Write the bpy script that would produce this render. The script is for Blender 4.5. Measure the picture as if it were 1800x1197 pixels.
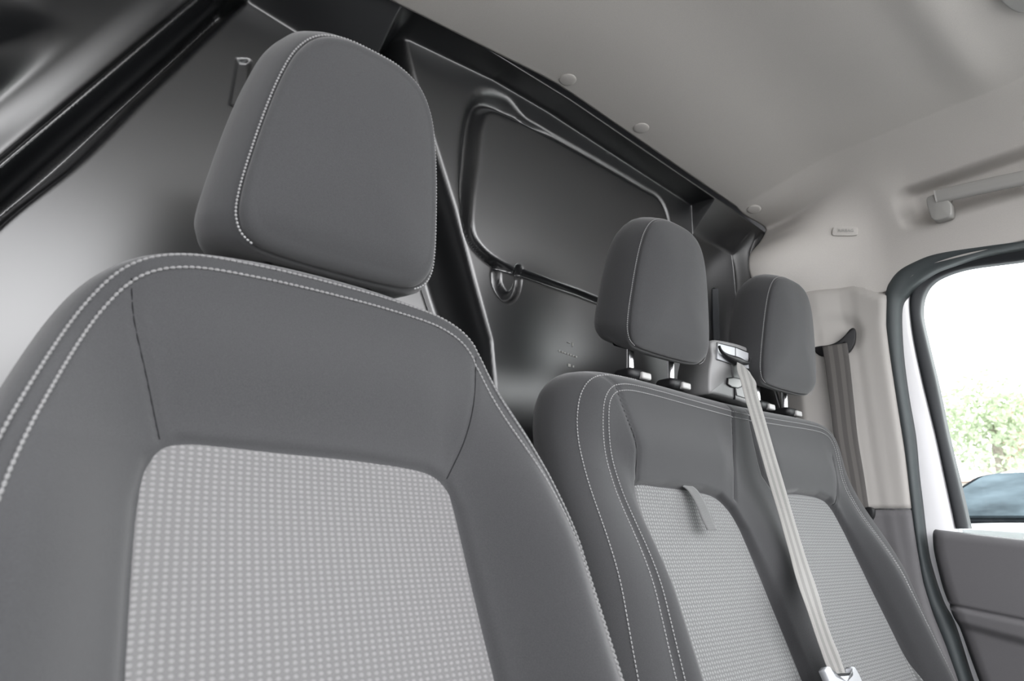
import bpy, math, random
import numpy as np
from mathutils import Vector, Matrix

random.seed(4)
for o in list(bpy.data.objects):
    bpy.data.objects.remove(o)
SC = bpy.context.scene
COL = SC.collection
EYE = 1.35            # camera height above the road; everything below is measured from the camera

# ------------------------------------------------------------------ camera
FPX = 1150.0
_vx = np.array([2350 - 900, 960 - 598.5, FPX]); AX = _vx / np.linalg.norm(_vx)
_p2 = np.array([450.0, 361.5 - 20.0, FPX])
AZ = np.cross(AX, _p2); AZ /= np.linalg.norm(AZ)
if AZ[1] > 0: AZ = -AZ
AY = np.cross(AZ, AX)
M3 = np.stack([AX, AY, AZ])            # camera (x right, y down, z forward) -> world
cam_d = bpy.data.cameras.new('camera'); cam = bpy.data.objects.new('camera', cam_d); COL.objects.link(cam)
cam_d.sensor_width = 36.0; cam_d.lens = FPX / 1800 * 36.0; cam_d.clip_start = 0.02; cam_d.clip_end = 500
R = Matrix([[M3[i][0], -M3[i][1], -M3[i][2]] for i in range(3)])
cam.matrix_world = Matrix.Translation((0, 0, EYE)) @ R.to_4x4()
cam_d.dof.use_dof = True; cam_d.dof.focus_distance = 1.40; cam_d.dof.aperture_fstop = 6.3
SC.camera = cam

# ------------------------------------------------------------------ light and exposure
SC.view_settings.view_transform = 'Standard'; SC.view_settings.look = 'None'
SC.view_settings.gamma = 1.0; SC.view_settings.use_curve_mapping = False
SC.view_settings.exposure = 2.9
w = bpy.data.worlds.new('overcast_sky'); SC.world = w; w.use_nodes = True
nt = w.node_tree; nt.nodes.clear()
wo = nt.nodes.new('ShaderNodeOutputWorld'); bg = nt.nodes.new('ShaderNodeBackground')
tc = nt.nodes.new('ShaderNodeTexCoord'); sp = nt.nodes.new('ShaderNodeSeparateXYZ'); mr = nt.nodes.new('ShaderNodeMapRange')
cr = nt.nodes.new('ShaderNodeValToRGB')
mr.inputs[1].default_value = -1.0; mr.inputs[2].default_value = 1.0
vd = nt.nodes.new('ShaderNodeVectorMath'); vd.operation = 'DOT_PRODUCT'; vd.inputs[1].default_value = (.72, -.66, .22)
cr.color_ramp.elements[0].color = (0.22, 0.22, 0.25, 1); cr.color_ramp.elements[1].color = (1.25, 1.25, 1.27, 1)
nt.links.new(tc.outputs['Generated'], vd.inputs[0]); nt.links.new(vd.outputs['Value'], mr.inputs[0])
nt.links.new(mr.outputs[0], cr.inputs[0]); nt.links.new(cr.outputs[0], bg.inputs[0])
bg.inputs[1].default_value = 1.0
nt.links.new(bg.outputs[0], wo.inputs[0])

# ------------------------------------------------------------------ helpers
def ray(px, py): return M3 @ np.array([px - 900.0, py - 598.5, FPX])
def on_y(px, py, Y): d = ray(px, py); return d * (Y / d[1])
def on_x(px, py, X): d = ray(px, py); return d * (X / d[0])
def on_p(px, py, p0, n):
    d = ray(px, py); n = np.array(n, float); return d * ((np.array(p0, float) @ n) / (d @ n))

ORG = {}
def reg(o, parent, origin):
    COL.objects.link(o)
    ORG[o.name] = np.array(origin, float)
    if parent is not None:
        o.parent = parent
        o.location = tuple(np.array(origin) - ORG[parent.name])
    else:
        o.location = (origin[0], origin[1], origin[2] + EYE)
    return o
def props(o, label=None, cat=None, group=None, kind=None):
    if label: o['label'] = label
    if cat: o['category'] = cat
    if group: o['group'] = group
    if kind: o['kind'] = kind
    return o
def empty(name, loc, label=None, cat=None, group=None, parent=None):
    o = bpy.data.objects.new(name, None); o.empty_display_size = .05
    reg(o, parent, loc); return props(o, label, cat, group)
def mesh(name, verts, faces, mat, parent=None, smooth=True, uv=None, origin=None, kind=None, mats=None):
    V = np.asarray(verts, float)
    if origin is None: origin = ORG[parent.name] if parent is not None else V.mean(0)
    me = bpy.data.meshes.new(name)
    me.from_pydata([tuple(v) for v in (V - np.array(origin))], [], [tuple(int(i) for i in f) for f in faces])
    if uv is not None:
        l = me.uv_layers.new(name='UVMap')
        idx = np.empty(len(me.loops), dtype=np.int32); me.loops.foreach_get('vertex_index', idx)
        l.data.foreach_set('uv', np.asarray(uv, float)[idx].astype(np.float32).ravel())
    if smooth: me.polygons.foreach_set('use_smooth', [True] * len(me.polygons))
    me.materials.append(mat)
    me.validate(); me.update()
    o = bpy.data.objects.new(name, me)
    reg(o, parent, origin)
    if kind: o['kind'] = kind
    return o
def grid_faces(nu, nv, closed_u=False, off=0, flip=False):
    F = []
    for j in range(nv - 1):
        for i in range(nu if closed_u else nu - 1):
            i2 = (i + 1) % nu
            f = (off + j * nu + i, off + j * nu + i2, off + (j + 1) * nu + i2, off + (j + 1) * nu + i)
            F.append(f[::-1] if flip else f)
    return F
def resample(P, n, closed=False):
    P = np.asarray(P, float)
    if closed: P = np.vstack([P, P[:1]])
    s = np.r_[0, np.cumsum(np.linalg.norm(np.diff(P, axis=0), axis=1))]
    t = np.linspace(0, s[-1], n + 1)[:-1] if closed else np.linspace(0, s[-1], n)
    return np.stack([np.interp(t, s, P[:, k]) for k in range(P.shape[1])], 1)
def spline(P, n, closed=False):
    """Catmull-Rom through the points, evenly resampled."""
    P = np.asarray(P, float); m = len(P); out = []
    segs = m if closed else m - 1
    for i in range(segs):
        if closed: p0, p1, p2, p3 = P[(i - 1) % m], P[i], P[(i + 1) % m], P[(i + 2) % m]
        else: p0, p1, p2, p3 = P[max(i - 1, 0)], P[i], P[i + 1], P[min(i + 2, m - 1)]
        for t in np.linspace(0, 1, 16, endpoint=False):
            out.append(.5 * ((2 * p1) + (-p0 + p2) * t + (2 * p0 - 5 * p1 + 4 * p2 - p3) * t * t + (-p0 + 3 * p1 - 3 * p2 + p3) * t ** 3))
    if not closed: out.append(P[-1])
    return resample(out, n, closed)
def ss(a, b, x):
    t = np.clip((x - a) / (b - a), 0, 1); return t * t * (3 - 2 * t)
def sdf(poly, X, Z):
    """signed distance, positive inside"""
    P = np.asarray(poly, float); d = np.full(X.shape, 1e9); ins = np.zeros(X.shape, bool)
    for i in range(len(P)):
        a = P[i]; b = P[(i + 1) % len(P)]; e = b - a
        wx = X - a[0]; wz = Z - a[1]
        t = np.clip((wx * e[0] + wz * e[1]) / (e @ e + 1e-12), 0, 1)
        d = np.minimum(d, np.hypot(wx - e[0] * t, wz - e[1] * t))
        c = ((a[1] <= Z) & (b[1] > Z)) | ((b[1] <= Z) & (a[1] > Z))
        with np.errstate(divide='ignore', invalid='ignore'):
            xi = a[0] + (Z - a[1]) / (b[1] - a[1] + 1e-15) * (b[0] - a[0])
        ins ^= c & (X < xi)
    return np.where(ins, d, -d)
def pdist(line, X, Z):
    P = np.asarray(line, float); d = np.full(X.shape, 1e9)
    for i in range(len(P) - 1):
        a = P[i]; e = P[i + 1] - a
        t = np.clip(((X - a[0]) * e[0] + (Z - a[1]) * e[1]) / (e @ e + 1e-12), 0, 1)
        d = np.minimum(d, np.hypot(X - a[0] - e[0] * t, Z - a[1] - e[1] * t))
    return d

# ------------------------------------------------------------------ materials
def mat(name, color, rough=.6, metal=0, spec=.5, sheen=0, noise=None, bump=None, coat=0, alpha=None):
    m = bpy.data.materials.new(name); m.use_nodes = True
    n = m.node_tree.nodes; L = m.node_tree.links; b = n['Principled BSDF']
    b.inputs['Base Color'].default_value = (*color, 1); b.inputs['Roughness'].default_value = rough
    b.inputs['Metallic'].default_value = metal; b.inputs['Specular IOR Level'].default_value = spec
    b.inputs['Sheen Weight'].default_value = sheen; b.inputs['Coat Weight'].default_value = coat
    t = n.new('ShaderNodeTexCoord')
    if noise:
        sc, amt = noise
        nz = n.new('ShaderNodeTexNoise'); nz.inputs['Scale'].default_value = sc; nz.inputs['Detail'].default_value = 4
        L.new(t.outputs['Object'], nz.inputs['Vector'])
        rp = n.new('ShaderNodeValToRGB')
        rp.color_ramp.elements[0].position = .3; rp.color_ramp.elements[1].position = .7
        rp.color_ramp.elements[0].color = (*[c * (1 - amt) for c in color], 1); rp.color_ramp.elements[1].color = (*[min(1, c * (1 + amt)) for c in color], 1)
        L.new(nz.outputs[0], rp.inputs[0]); L.new(rp.outputs[0], b.inputs['Base Color'])
    if bump:
        sc, st = bump
        nz2 = n.new('ShaderNodeTexNoise'); nz2.inputs['Scale'].default_value = sc; nz2.inputs['Detail'].default_value = 2
        L.new(t.outputs['Object'], nz2.inputs['Vector'])
        bp = n.new('ShaderNodeBump'); bp.inputs['Strength'].default_value = st; bp.inputs['Distance'].default_value = .001
        L.new(nz2.outputs[0], bp.inputs['Height']); L.new(bp.outputs[0], b.inputs['Normal'])
    return m
M = {}
M['fabric'] = mat('charcoal_woven_fabric', (.034, .0345, .036), .95, sheen=.25, spec=.2, noise=(900, .16), bump=(1400, .35))
M['stitch'] = mat('light_grey_thread', (.25, .25, .25), .8, spec=.2, bump=(3000, .5))
M['stitch_dark'] = mat('grey_thread', (.17, .17, .17), .8, spec=.2, bump=(3000, .5))
M['metal'] = mat('black_painted_steel', (.007, .0075, .0085), .33, spec=1.0, noise=(6, .08)); M['metal'].node_tree.nodes['Principled BSDF'].inputs['IOR'].default_value = 1.62
M['headliner'] = mat('warm_grey_headliner_felt', (.50, .48, .455), .95, spec=.15, noise=(700, .05), bump=(1500, .3))
M['pillar'] = mat('warm_grey_moulded_plastic', (.37, .355, .335), .6, spec=.35, bump=(1800, .15))
M['dash'] = mat('black_grained_plastic', (.04, .04, .041), .6, spec=.35, bump=(1500, .4))
M['dkplastic'] = mat('dark_grey_moulded_plastic', (.125, .122, .126), .6, spec=.35, bump=(1500, .4))
M['handle'] = mat('grey_handle_plastic', (.33, .325, .31), .5, spec=.4, bump=(1800, .1))
M['black'] = mat('black_plastic', (.009, .009, .010), .5, spec=.3, bump=(900, .1))
M['seal'] = mat('grey_green_rubber_seal', (.045, .054, .056), .55, spec=.4, bump=(700, .2))
M['rubber'] = mat('black_rubber', (.022, .024, .027), .6, spec=.3, bump=(700, .2))
M['white_paint'] = mat('white_car_paint', (.80, .80, .81), .3, spec=.5, coat=.4, noise=(5, .01))
M['chrome'] = mat('polished_steel', (.85, .85, .86), .18, metal=1, noise=(40, .03))
M['silver'] = mat('satin_silver_plastic', (.30, .295, .29), .42, spec=.5, bump=(1500, .1))
M['silver_dark'] = mat('satin_grey_plastic', (.17, .17, .17), .45, spec=.5, bump=(1500, .1))
M['tongue'] = mat('pale_grey_plastic', (.34, .35, .365), .40, spec=.5, noise=(30, .02))
M['paint_mark'] = mat('pale_stamped_mark', (.60, .60, .58), .8, noise=(2000, .1))
M['carpet'] = mat('dark_floor_mat', (.03, .03, .032), .9, noise=(300, .3), bump=(400, .6))
M['asphalt'] = mat('pale_asphalt', (.42, .42, .41), .9, noise=(30, .15), bump=(80, .5))
M['render_wall'] = mat('cream_wall', (.75, .72, .66), .85, noise=(3, .05), bump=(60, .3))
M['roof_tile'] = mat('pale_red_roof_tiles', (.42, .30, .26), .85, noise=(12, .15), bump=(25, .8))
M['brick'] = mat('weathered_red_brick', (.42, .26, .21), .85, noise=(20, .2), bump=(40, .8))
M['gasket'] = mat('matt_black_gasket', (.014, .016, .018), .9, spec=0.0, noise=(5, .2))
M['leaf'] = mat('pale_green_leaves', (.46, .52, .37), .6, noise=(4, .25))
M['bark'] = mat('grey_brown_bark', (.34, .30, .26), .9, noise=(12, .3), bump=(30, .8))
M['skyglass'] = mat('windscreen_painted_reflection', (.070, .088, .100), .3, spec=0.0, noise=(2.2, .7))  # pale patchy reflection is painted into the base colour

def webbing_mat(name, c1, c2, bands):
    """woven belt: lengthwise bands along u, fine cross weave along v"""
    m = mat(name, c1, .7, spec=.3, sheen=.2); n = m.node_tree.nodes; L = m.node_tree.links; b = n['Principled BSDF']
    t = n.new('ShaderNodeTexCoord'); s = n.new('ShaderNodeSeparateXYZ'); L.new(t.outputs['UV'], s.inputs[0])
    r = n.new('ShaderNodeValToRGB'); r.color_ramp.interpolation = 'EASE'
    el = r.color_ramp.elements
    while len(el) > 1: el.remove(el[-1])
    el[0].position = 0; el[0].color = (*c1, 1)
    for p, k in bands:
        e = el.new(p); e.color = (*(c2 if k else c1), 1)
    L.new(s.outputs[0], r.inputs[0]); L.new(r.outputs[0], b.inputs['Base Color'])
    mu = n.new('ShaderNodeMath'); mu.operation = 'MULTIPLY'; mu.inputs[1].default_value = 2 * math.pi / .0016
    L.new(s.outputs[1], mu.inputs[0]); sn = n.new('ShaderNodeMath'); sn.operation = 'SINE'; L.new(mu.outputs[0], sn.inputs[0])
    bp = n.new('ShaderNodeBump'); bp.inputs['Strength'].default_value = .5; bp.inputs['Distance'].default_value = .0005
    L.new(sn.outputs[0], bp.inputs['Height']); L.new(bp.outputs[0], b.inputs['Normal'])
    return m
BANDS = [(.20, 0), (.24, 1), (.38, 1), (.42, 0), (.58, 0), (.62, 1), (.76, 1), (.80, 0)]
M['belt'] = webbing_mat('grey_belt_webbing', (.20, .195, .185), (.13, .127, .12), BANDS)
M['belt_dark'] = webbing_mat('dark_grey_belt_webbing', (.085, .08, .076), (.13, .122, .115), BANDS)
M['strap'] = webbing_mat('grey_ribbed_tape', (.085, .086, .086), (.085, .086, .086), [(.5, 0)])

def dot_mat(name, pu, pv, shift, lo, hi):
    """raised woven dots on a pitch of pu by pv metres (UV in metres)"""
    m = mat(name, lo, .85, spec=.25, sheen=.15); n = m.node_tree.nodes; L = m.node_tree.links; b = n['Principled BSDF']
    def math_(op, a, c=None):
        q = n.new('ShaderNodeMath'); q.operation = op
        for i, v in enumerate((a, c)):
            if v is None: continue
            if isinstance(v, (int, float)): q.inputs[i].default_value = v
            else: L.new(v, q.inputs[i])
        return q.outputs[0]
    t = n.new('ShaderNodeTexCoord'); s = n.new('ShaderNodeSeparateXYZ'); L.new(t.outputs['UV'], s.inputs[0])
    u = math_('DIVIDE', s.outputs[0], pu); v = math_('DIVIDE', s.outputs[1], pv)
    col = math_('FLOOR', u)
    odd = math_('MULTIPLY', math_('MODULO', math_('ABSOLUTE', col), 2.0), shift)
    v2 = math_('ADD', v, odd)
    cu = math_('ABSOLUTE', math_('SUBTRACT', math_('FRACT', u), .5)); cv = math_('ABSOLUTE', math_('SUBTRACT', math_('FRACT', v2), .5))
    rr = math_('SQRT', math_('ADD', math_('POWER', math_('MULTIPLY', cu, 1.15), 2.0), math_('POWER', math_('MULTIPLY', cv, 1.0), 2.0)))
    h = math_('MAXIMUM', math_('SUBTRACT', 1.0, math_('MULTIPLY', rr, 2.1)), 0.0)
    hs = math_('SMOOTH_MIN', h, .75)
    mx = n.new('ShaderNodeMix'); mx.data_type = 'RGBA'
    mx.inputs[6].default_value = (*lo, 1); mx.inputs[7].default_value = (*hi, 1)
    L.new(math_('MINIMUM', math_('MULTIPLY', h, 1.7), 1.0), mx.inputs[0]); L.new(mx.outputs[2], b.inputs['Base Color'])
    bp = n.new('ShaderNodeBump'); bp.inputs['Strength'].default_value = .75; bp.inputs['Distance'].default_value = .0022
    L.new(hs, bp.inputs['Height']); L.new(bp.outputs[0], b.inputs['Normal'])
    return m
M['insert'] = dot_mat('light_grey_dotted_cloth', .0080, .0057, .0, (.104, .103, .104), (.160, .158, .159))
M['insert2'] = dot_mat('light_grey_dotted_cloth_fine', .0068, .0070, .12, (.105, .107, .107), (.185, .189, .189))

def glass_mat():
    m = bpy.data.materials.new('clear_window_glass'); m.use_nodes = True
    n = m.node_tree.nodes; L = m.node_tree.links
    n.remove(n['Principled BSDF'])
    o = n['Material Output']; tr = n.new('ShaderNodeBsdfTransparent'); gl = n.new('ShaderNodeBsdfGlossy'); mx = n.new('ShaderNodeMixShader')
    fr = n.new('ShaderNodeFresnel'); fr.inputs[0].default_value = 1.45
    tr.inputs[0].default_value = (.93, .96, .95, 1); gl.inputs['Roughness'].default_value = .02
    mm = n.new('ShaderNodeMath'); mm.operation = 'MULTIPLY'; mm.inputs[1].default_value = .5
    L.new(fr.outputs[0], mm.inputs[0]); L.new(mm.outputs[0], mx.inputs[0])
    L.new(tr.outputs[0], mx.inputs[1]); L.new(gl.outputs[0], mx.inputs[2]); L.new(mx.outputs[0], o.inputs[0])
    return m
M['glass'] = glass_mat()

# ------------------------------------------------------------------ generic shapes
def rbox(name, c, s, r, m, parent=None, rot=(0, 0, 0), n=4, squeeze=None, **k):
    """rounded box: superellipsoid-like, from a subdivided cube; c centre, s full size"""
    s = np.array(s, float) / 2; r = min(r, s.min() * .999); V = []; F = []
    idx = {}
    N = 2 * n + 2
    def coord(i, h):
        if i <= n: a = (i / n) * math.pi / 2; return -1, a
        a = ((i - n - 1) / n) * math.pi / 2; return 1, a
    # build sphere grid on cube faces and push
    def pt(u, v, ax, sg):
        # u,v in [-1,1] on cube face
        d = np.zeros(3); d[ax] = sg; d[(ax + 1) % 3] = math.tan(u * math.pi / 4) ; d[(ax + 2) % 3] = math.tan(v * math.pi / 4)
        return d
    us = [-1 + i / n for i in range(2 * n + 1)]
    for ax in range(3):
        for sg in (-1, 1):
            L = []
            for a in us:
                row = []
                for b in us:
                    opts_a = [(-1, a)] if a < 0 else [(1, a)] if a > 0 else [(-1, a), (1, a)]
                    row.append((a, b))
                L.append(row)
            A = [(a, (-1 if a < 0 else 1)) for a in us if a != 0]; A = [(a, -1) for a in us if a <= 0] + [(a, 1) for a in us if a >= 0]
            g = []
            for a, sa in A:
                for b, sb in A:
                    d = pt(a, b, ax, sg); d /= np.linalg.norm(d)
                    cc = np.zeros(3); cc[ax] = sg * (s[ax] - r); cc[(ax + 1) % 3] = sa * (s[(ax + 1) % 3] - r); cc[(ax + 2) % 3] = sb * (s[(ax + 2) % 3] - r)
                    g.append(cc + d * r)
            base = len(V); V += g; mlen = len(A)
            F += grid_faces(mlen, mlen, off=base, flip=(sg > 0))
    V = np.array(V)
    # weld
    key = {}; remap = []; W = []
    for v in V:
        kk = tuple(np.round(v, 6))
        if kk not in key: key[kk] = len(W); W.append(v)
        remap.append(key[kk])
    F2 = []
    for f in F:
        g = [remap[i] for i in f]; h = []
        for i in g:
            if i not in h: h.append(i)
        if len(h) >= 3: F2.append(h)
    W = np.array(W)
    if squeeze: W = squeeze(W)
    Rm = np.array((Matrix.Rotation(rot[2], 3, 'Z') @ Matrix.Rotation(rot[1], 3, 'Y') @ Matrix.Rotation(rot[0], 3, 'X')))
    W = W @ Rm.T + np.array(c)
    return mesh(name, W, F2, m, parent, origin=(c if parent is None else None), **k)

def tube(name, P, rad, m, parent=None, n=12, flat=1.0, caps=True, kind=None, **k):
    P = np.asarray(P, float); N = len(P); V = []
    T = np.gradient(P, axis=0); T /= np.linalg.norm(T, axis=1)[:, None] + 1e-12
    up = np.array([0, 0, 1.]) if abs(T[0][2]) < .9 else np.array([1., 0, 0])
    nrm = np.cross(T[0], up); nrm /= np.linalg.norm(nrm)
    for i in range(N):
        nrm = nrm - T[i] * (nrm @ T[i]); nrm /= np.linalg.norm(nrm); b = np.cross(T[i], nrm)
        r = rad[i] if hasattr(rad, '__len__') else rad
        for a in range(n):
            th = 2 * math.pi * a / n; V.append(P[i] + r * (math.cos(th) * nrm + flat * math.sin(th) * b))
    F = grid_faces(n, N, True)
    if caps: F += [tuple(range(n)), tuple(range((N - 1) * n, N * n))[::-1]]
    return mesh(name, V, F, m, parent, kind=kind, **k)

def beads(name, P, step, length, rad, m, parent, N=None, wob=.0):
    """a row of stitches: one small capsule every step along P; N optional normals"""
    P = np.asarray(P, float); L = np.linalg.norm(np.diff(P, axis=0), axis=1).sum(); k = max(2, int(L / step))
    Q = resample(P, k); T = np.gradient(Q, axis=0); T /= np.linalg.norm(T, axis=1)[:, None] + 1e-12
    V = []; F = []
    for i in range(k):
        t = T[i]; a = np.cross(t, [0.3, 1, .2]); a /= np.linalg.norm(a); b = np.cross(t, a)
        if wob: t = t + wob * a; t /= np.linalg.norm(t)
        base = len(V)
        for s, r in ((-.5, .25), (-.3, .85), (0, 1), (.3, .85), (.5, .25)):
            for q in range(6):
                th = q * math.pi / 3; V.append(Q[i] + t * s * length + rad * r * (math.cos(th) * a + math.sin(th) * b))
        F += grid_faces(6, 5, True, base) + [tuple(base + q for q in range(6)), tuple(base + 24 + q for q in range(6))[::-1]]
    return mesh(name, V, F, m, parent)

def ribbon(name, C, Wd, Nn, wid, th, m, parent=None, **k):
    """belt: centreline C, width direction Wd (per point), normal Nn, with real thickness and rounded selvedge"""
    C = np.asarray(C, float); n = len(C); sec = [(-.5, 0), (-.48, .5), (-.3, .5), (-.1, .5), (.1, .5), (.3, .5), (.48, .5), (.5, 0), (.48, -.5), (.3, -.5), (.1, -.5), (-.1, -.5), (-.3, -.5), (-.48, -.5)]
    s = np.r_[0, np.cumsum(np.linalg.norm(np.diff(C, axis=0), axis=1))]
    V = []; UV = []
    for i in range(n):
        w_ = wid[i] if hasattr(wid, '__len__') else wid
        for a, b in sec:
            V.append(C[i] + Wd[i] * a * w_ + Nn[i] * b * th); UV.append((a + .5, s[i]))
    F = grid_faces(len(sec), n, True) + [tuple(range(len(sec))), tuple(range((n - 1) * len(sec), n * len(sec)))[::-1]]
    return mesh(name, V, F, m, parent, uv=UV, **k)

def plate(name, front, depth, m, parent=None, bev=.002, dirn=(0, 1, 0), smooth=False, **k):
    """solid from a closed outline (points in 3-D) pushed back along dirn, with a bevelled front edge"""
    A = np.asarray(front, float); d = np.array(dirn, float); c = A.mean(0); n = len(A)
    T = np.roll(A, -1, 0) - np.roll(A, 1, 0); T /= np.linalg.norm(T, axis=1)[:, None] + 1e-12
    nr = np.cross(T, d); nr /= np.linalg.norm(nr, axis=1)[:, None] + 1e-12
    if ((nr * (A - c)).sum(1)).mean() < 0: nr = -nr
    rings = [A - nr * bev, A - nr * bev * .3 + d * bev * .3, A + d * bev, A + d * depth]
    V = np.vstack(rings + [A[:1] * 0 + rings[0].mean(0), rings[3].mean(0)[None]])
    F = grid_faces(n, 4, True)
    c0 = 4 * n
    F += [(c0, (i + 1) % n, i) for i in range(n)] + [(c0 + 1, 3 * n + i, 3 * n + (i + 1) % n) for i in range(n)]
    return mesh(name, V, F, m, parent, smooth=smooth, **k)

# ================================================================== SETTING
# ---- bulkhead behind the seats: one pressed steel sheet
ZC = lambda x: np.interp(x, [-.8, -.3, -.1, .2, .576, 1.04, 1.47, 1.8, 1.98, 2.1], [.80, .93, 1.01, 1.085, 1.116, 1.103, 1.068, 1.042, 1.022, 1.0])
YR, YL, YG, YT = 1.105, 1.13, 1.225, 1.000      # passenger sheet, driver sheet, gutter between them, lip under the roof
TR = .06                                       # the passenger sheet leans forward a little towards its top
def pr(px, py, Y=None, t=TR): return (lambda q: (q[0], q[2]))(on_p(px, py, (0, Y or YR, .6), (0, 1, t)))
def pl(px, py): return pr(px, py, YL, 0)
PR = [pr(*p) for p in [(700, 40), (862, 100), (1215, 300), (1330, 380), (1330, 470)]] + [(2.2, .5), (2.2, -1.2), (.90, -1.2), (.89, -.2)] + [pr(*p) for p in [(860, 680), (853, 600), (822, 492), (790, 370), (714, 125), (700, 62)]]
PW = spline([pr(*p) for p in [(866, 192), (930, 222), (1040, 282), (1128, 333), (1158, 352), (1172, 385), (1178, 440), (1186, 520), (1190, 588), (1100, 552), (1010, 517), (930, 484), (880, 464), (845, 437), (828, 405), (828, 350), (836, 290), (846, 215)]], 200, True)
PW = [tuple(p) for p in PW]
LL = spline([pl(*p) for p in [(-160, 520), (0, 372), (130, 270), (250, 155), (420, -5)]], 40)
LL = [tuple(p) for p in LL]
PL = LL + [pl(*p) for p in [(430, -40), (530, 10), (664, 80), (668, 140), (712, 330), (738, 470), (768, 560), (798, 650)]] + [(.74, .0), (.76, -1.2), (-.4, -1.2)]
UH = [tuple(p) for p in spline([pr(*p) for p in [(872, 466), (871, 492), (878, 512), (890, 524), (902, 518), (909, 500), (911, 474)]], 60)]
GR = [pr(*p) for p in [(913, 480), (1015, 516), (1190, 585), (1240, 600)]]
RDG = [pl(380, -35), pl(430, -3), pl(530, 60), pl(650, 128), pr(672, 92), pr(700, 60), pr(862, 137), pr(885, 142), pr(1128, 286), pr(1138, 298), pr(1215, 352), pr(1216, 408), pr(1250, 428), pr(1290, 449), pr(1330, 470)]
CLM = [pr(1296, 450), pr(1310, 520), pr(1334, 620), pr(1376, 760)]; CLM.append((CLM[-1][0] + .02, CLM[-1][1] - .6))
def zlip(x): return ZC(np.asarray(x) * 1.05) / 1.05 * (YT / 1.0) - .018
def bulkhead():
    xs = np.r_[np.arange(-.80, -.16, .012), np.arange(-.16, 2.34, .0043)]
    rx = np.array([p[0] for p in RDG]); rz = np.array([p[1] for p in RDG]); rx = np.maximum.accumulate(rx + np.arange(len(rx)) * 1e-5)
    zr1 = np.interp(xs, rx, rz); zl1 = zlip(xs); zr1 = np.minimum(zr1, zl1 + .01)
    low_ = np.arange(-1.0, .2, .03); f = np.r_[np.linspace(0, .97, 205), np.linspace(.97, 1, 14)[1:]]
    Z = np.vstack([np.repeat(low_[:, None], len(xs), 1), .2 + f[:, None] * (zr1[None] - .2)])
    X = np.repeat(xs[None], len(Z), 0)
    # sheets and the gutter between them
    yr = YR - TR * (Z - .6); yr = yr + .03 * ss(1.66, 1.84, X) * ss(.9, .6, Z)
    sr = sdf(PR, X, Z); lift = ss(-.030, .022, sr)
    sL = sdf(PL, X, Z); l2 = ss(-.016, .016, sL)
    yl = YL + 0 * X
    Y = YG + 0 * X
    Y = Y * (1 - lift) + yr * lift
    # window blank: groove round it and a slightly proud field
    sw = sdf(PW, X, Z)
    leftw = ss(.93, .85, X); wid = .007 + .014 * leftw * ss(.60, .85, Z)
    g = np.exp(-((sw + wid) / (wid * .8)) ** 2)
    low = 1 - ss(.90, .93, X) * ss(.75, .65, Z)
    Y = Y + lift * (.006 + .024 * np.maximum(leftw, .4 * ss(1.02, .92, X))) * g * low * (1 - ss(1.50, 1.6, X) * .7)
    Y = Y - lift * .003 * ss(0, .006, sw)
    du = pdist(UH, X, Z); Y = Y + .015 * ss(.0125, .004, du) * lift
    Y = Y - .004 * ss(-.004, .004, sdf(UH, X, Z))
    Y = Y + .012 * ss(.009, .002, pdist(GR, X, Z)) * lift
    sl = [pr(1259, 512), pr(1263, 640)]; Y = Y + .022 * ss(.0105, .0075, pdist(sl, X, Z))
    d = pdist(CLM, X, Z); Y = Y - .050 * ss(.036, .004, d)
    Y = Y + .10 * ss(.03, .09, X - np.interp(Z, [p[1] for p in CLM][::-1], [p[0] for p in CLM][::-1]))
    Y = Y * (1 - l2) + yl * l2
    q = sdf([pl(*p) for p in [(418, 105), (440, 105), (440, 185), (404, 185)]], X, Z); Y = Y + .008 * ss(-.002, .003, q)
    # ribs running up the roof side on the driver's side
    P0 = np.array(LL[14]); e = np.array(LL[-4]) - np.array(LL[4]); e /= np.linalg.norm(e)
    o = (X - P0[0]) * -e[1] + (Z - P0[1]) * e[0]
    side = ss(.02, .03, o)
    Yside = 1.19 - .050 * np.exp(-((o - .052) / .010) ** 2) - .02 * ss(.05, .12, o) - .060 * ss(.12, .17, o) * ss(.80, .60, Z) - .30 * np.clip(o - .17, 0, 1) * ss(.17, .3, o)
    Y = np.where(o > .02, Y * (1 - side) + Yside * side, Y)
    # header: the sheet folds forward to a rounded lip tucked under the roof lining
    y0 = Y[-1].copy(); z0 = Z[-1].copy(); rX = [X]; rY = [Y]; rZ = [Z]
    def row(z, y): rX.append(xs[None].copy()); rY.append(np.asarray(y)[None]); rZ.append(np.asarray(z)[None])
    for t in np.r_[.02, .05, np.linspace(.1, .94, 10), .97, 1.0]:
        row(z0 + (zl1 - z0) * t, y0 + (YT - y0) * t)
    for dz, dy in ((.002, -.0015), (.005, -.002), (.009, .0), (.012, .005), (.014, .014), (.015, .03), (.12, .032)):
        row(zl1 + dz, YT + dy + 0 * xs)
    nf = len(rX[0]); X = np.vstack(rX); Y = np.vstack(rY); Z = np.vstack(rZ)
    for _ in range(14):                        # bend radius of the fold
        a, b = nf - 6, nf + 3
        Y[a:b] = .25 * Y[a - 1:b - 1] + .5 * Y[a:b] + .25 * Y[a + 1:b + 1]; Z[a:b] = .25 * Z[a - 1:b - 1] + .5 * Z[a:b] + .25 * Z[a + 1:b + 1]
    V = np.stack([X, Y, Z], -1).reshape(-1, 3)
    return mesh('wall_back', V, grid_faces(len(xs), len(X)), M['metal'], kind='structure', origin=(.9, 1.1, 0))
wall_back = bulkhead()
sq_ = [on_p(a, b, (0, YR + .001, .6), (0, 1, TR)) for a, b in ((1252.5, 508), (1263, 506), (1267, 640), (1256, 640))]
plate('slot_shade', resample(np.array(sq_), 60, True), .004, M['rubber'], wall_back, bev=.001)  # black plate stands in for the shade inside the slot
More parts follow.
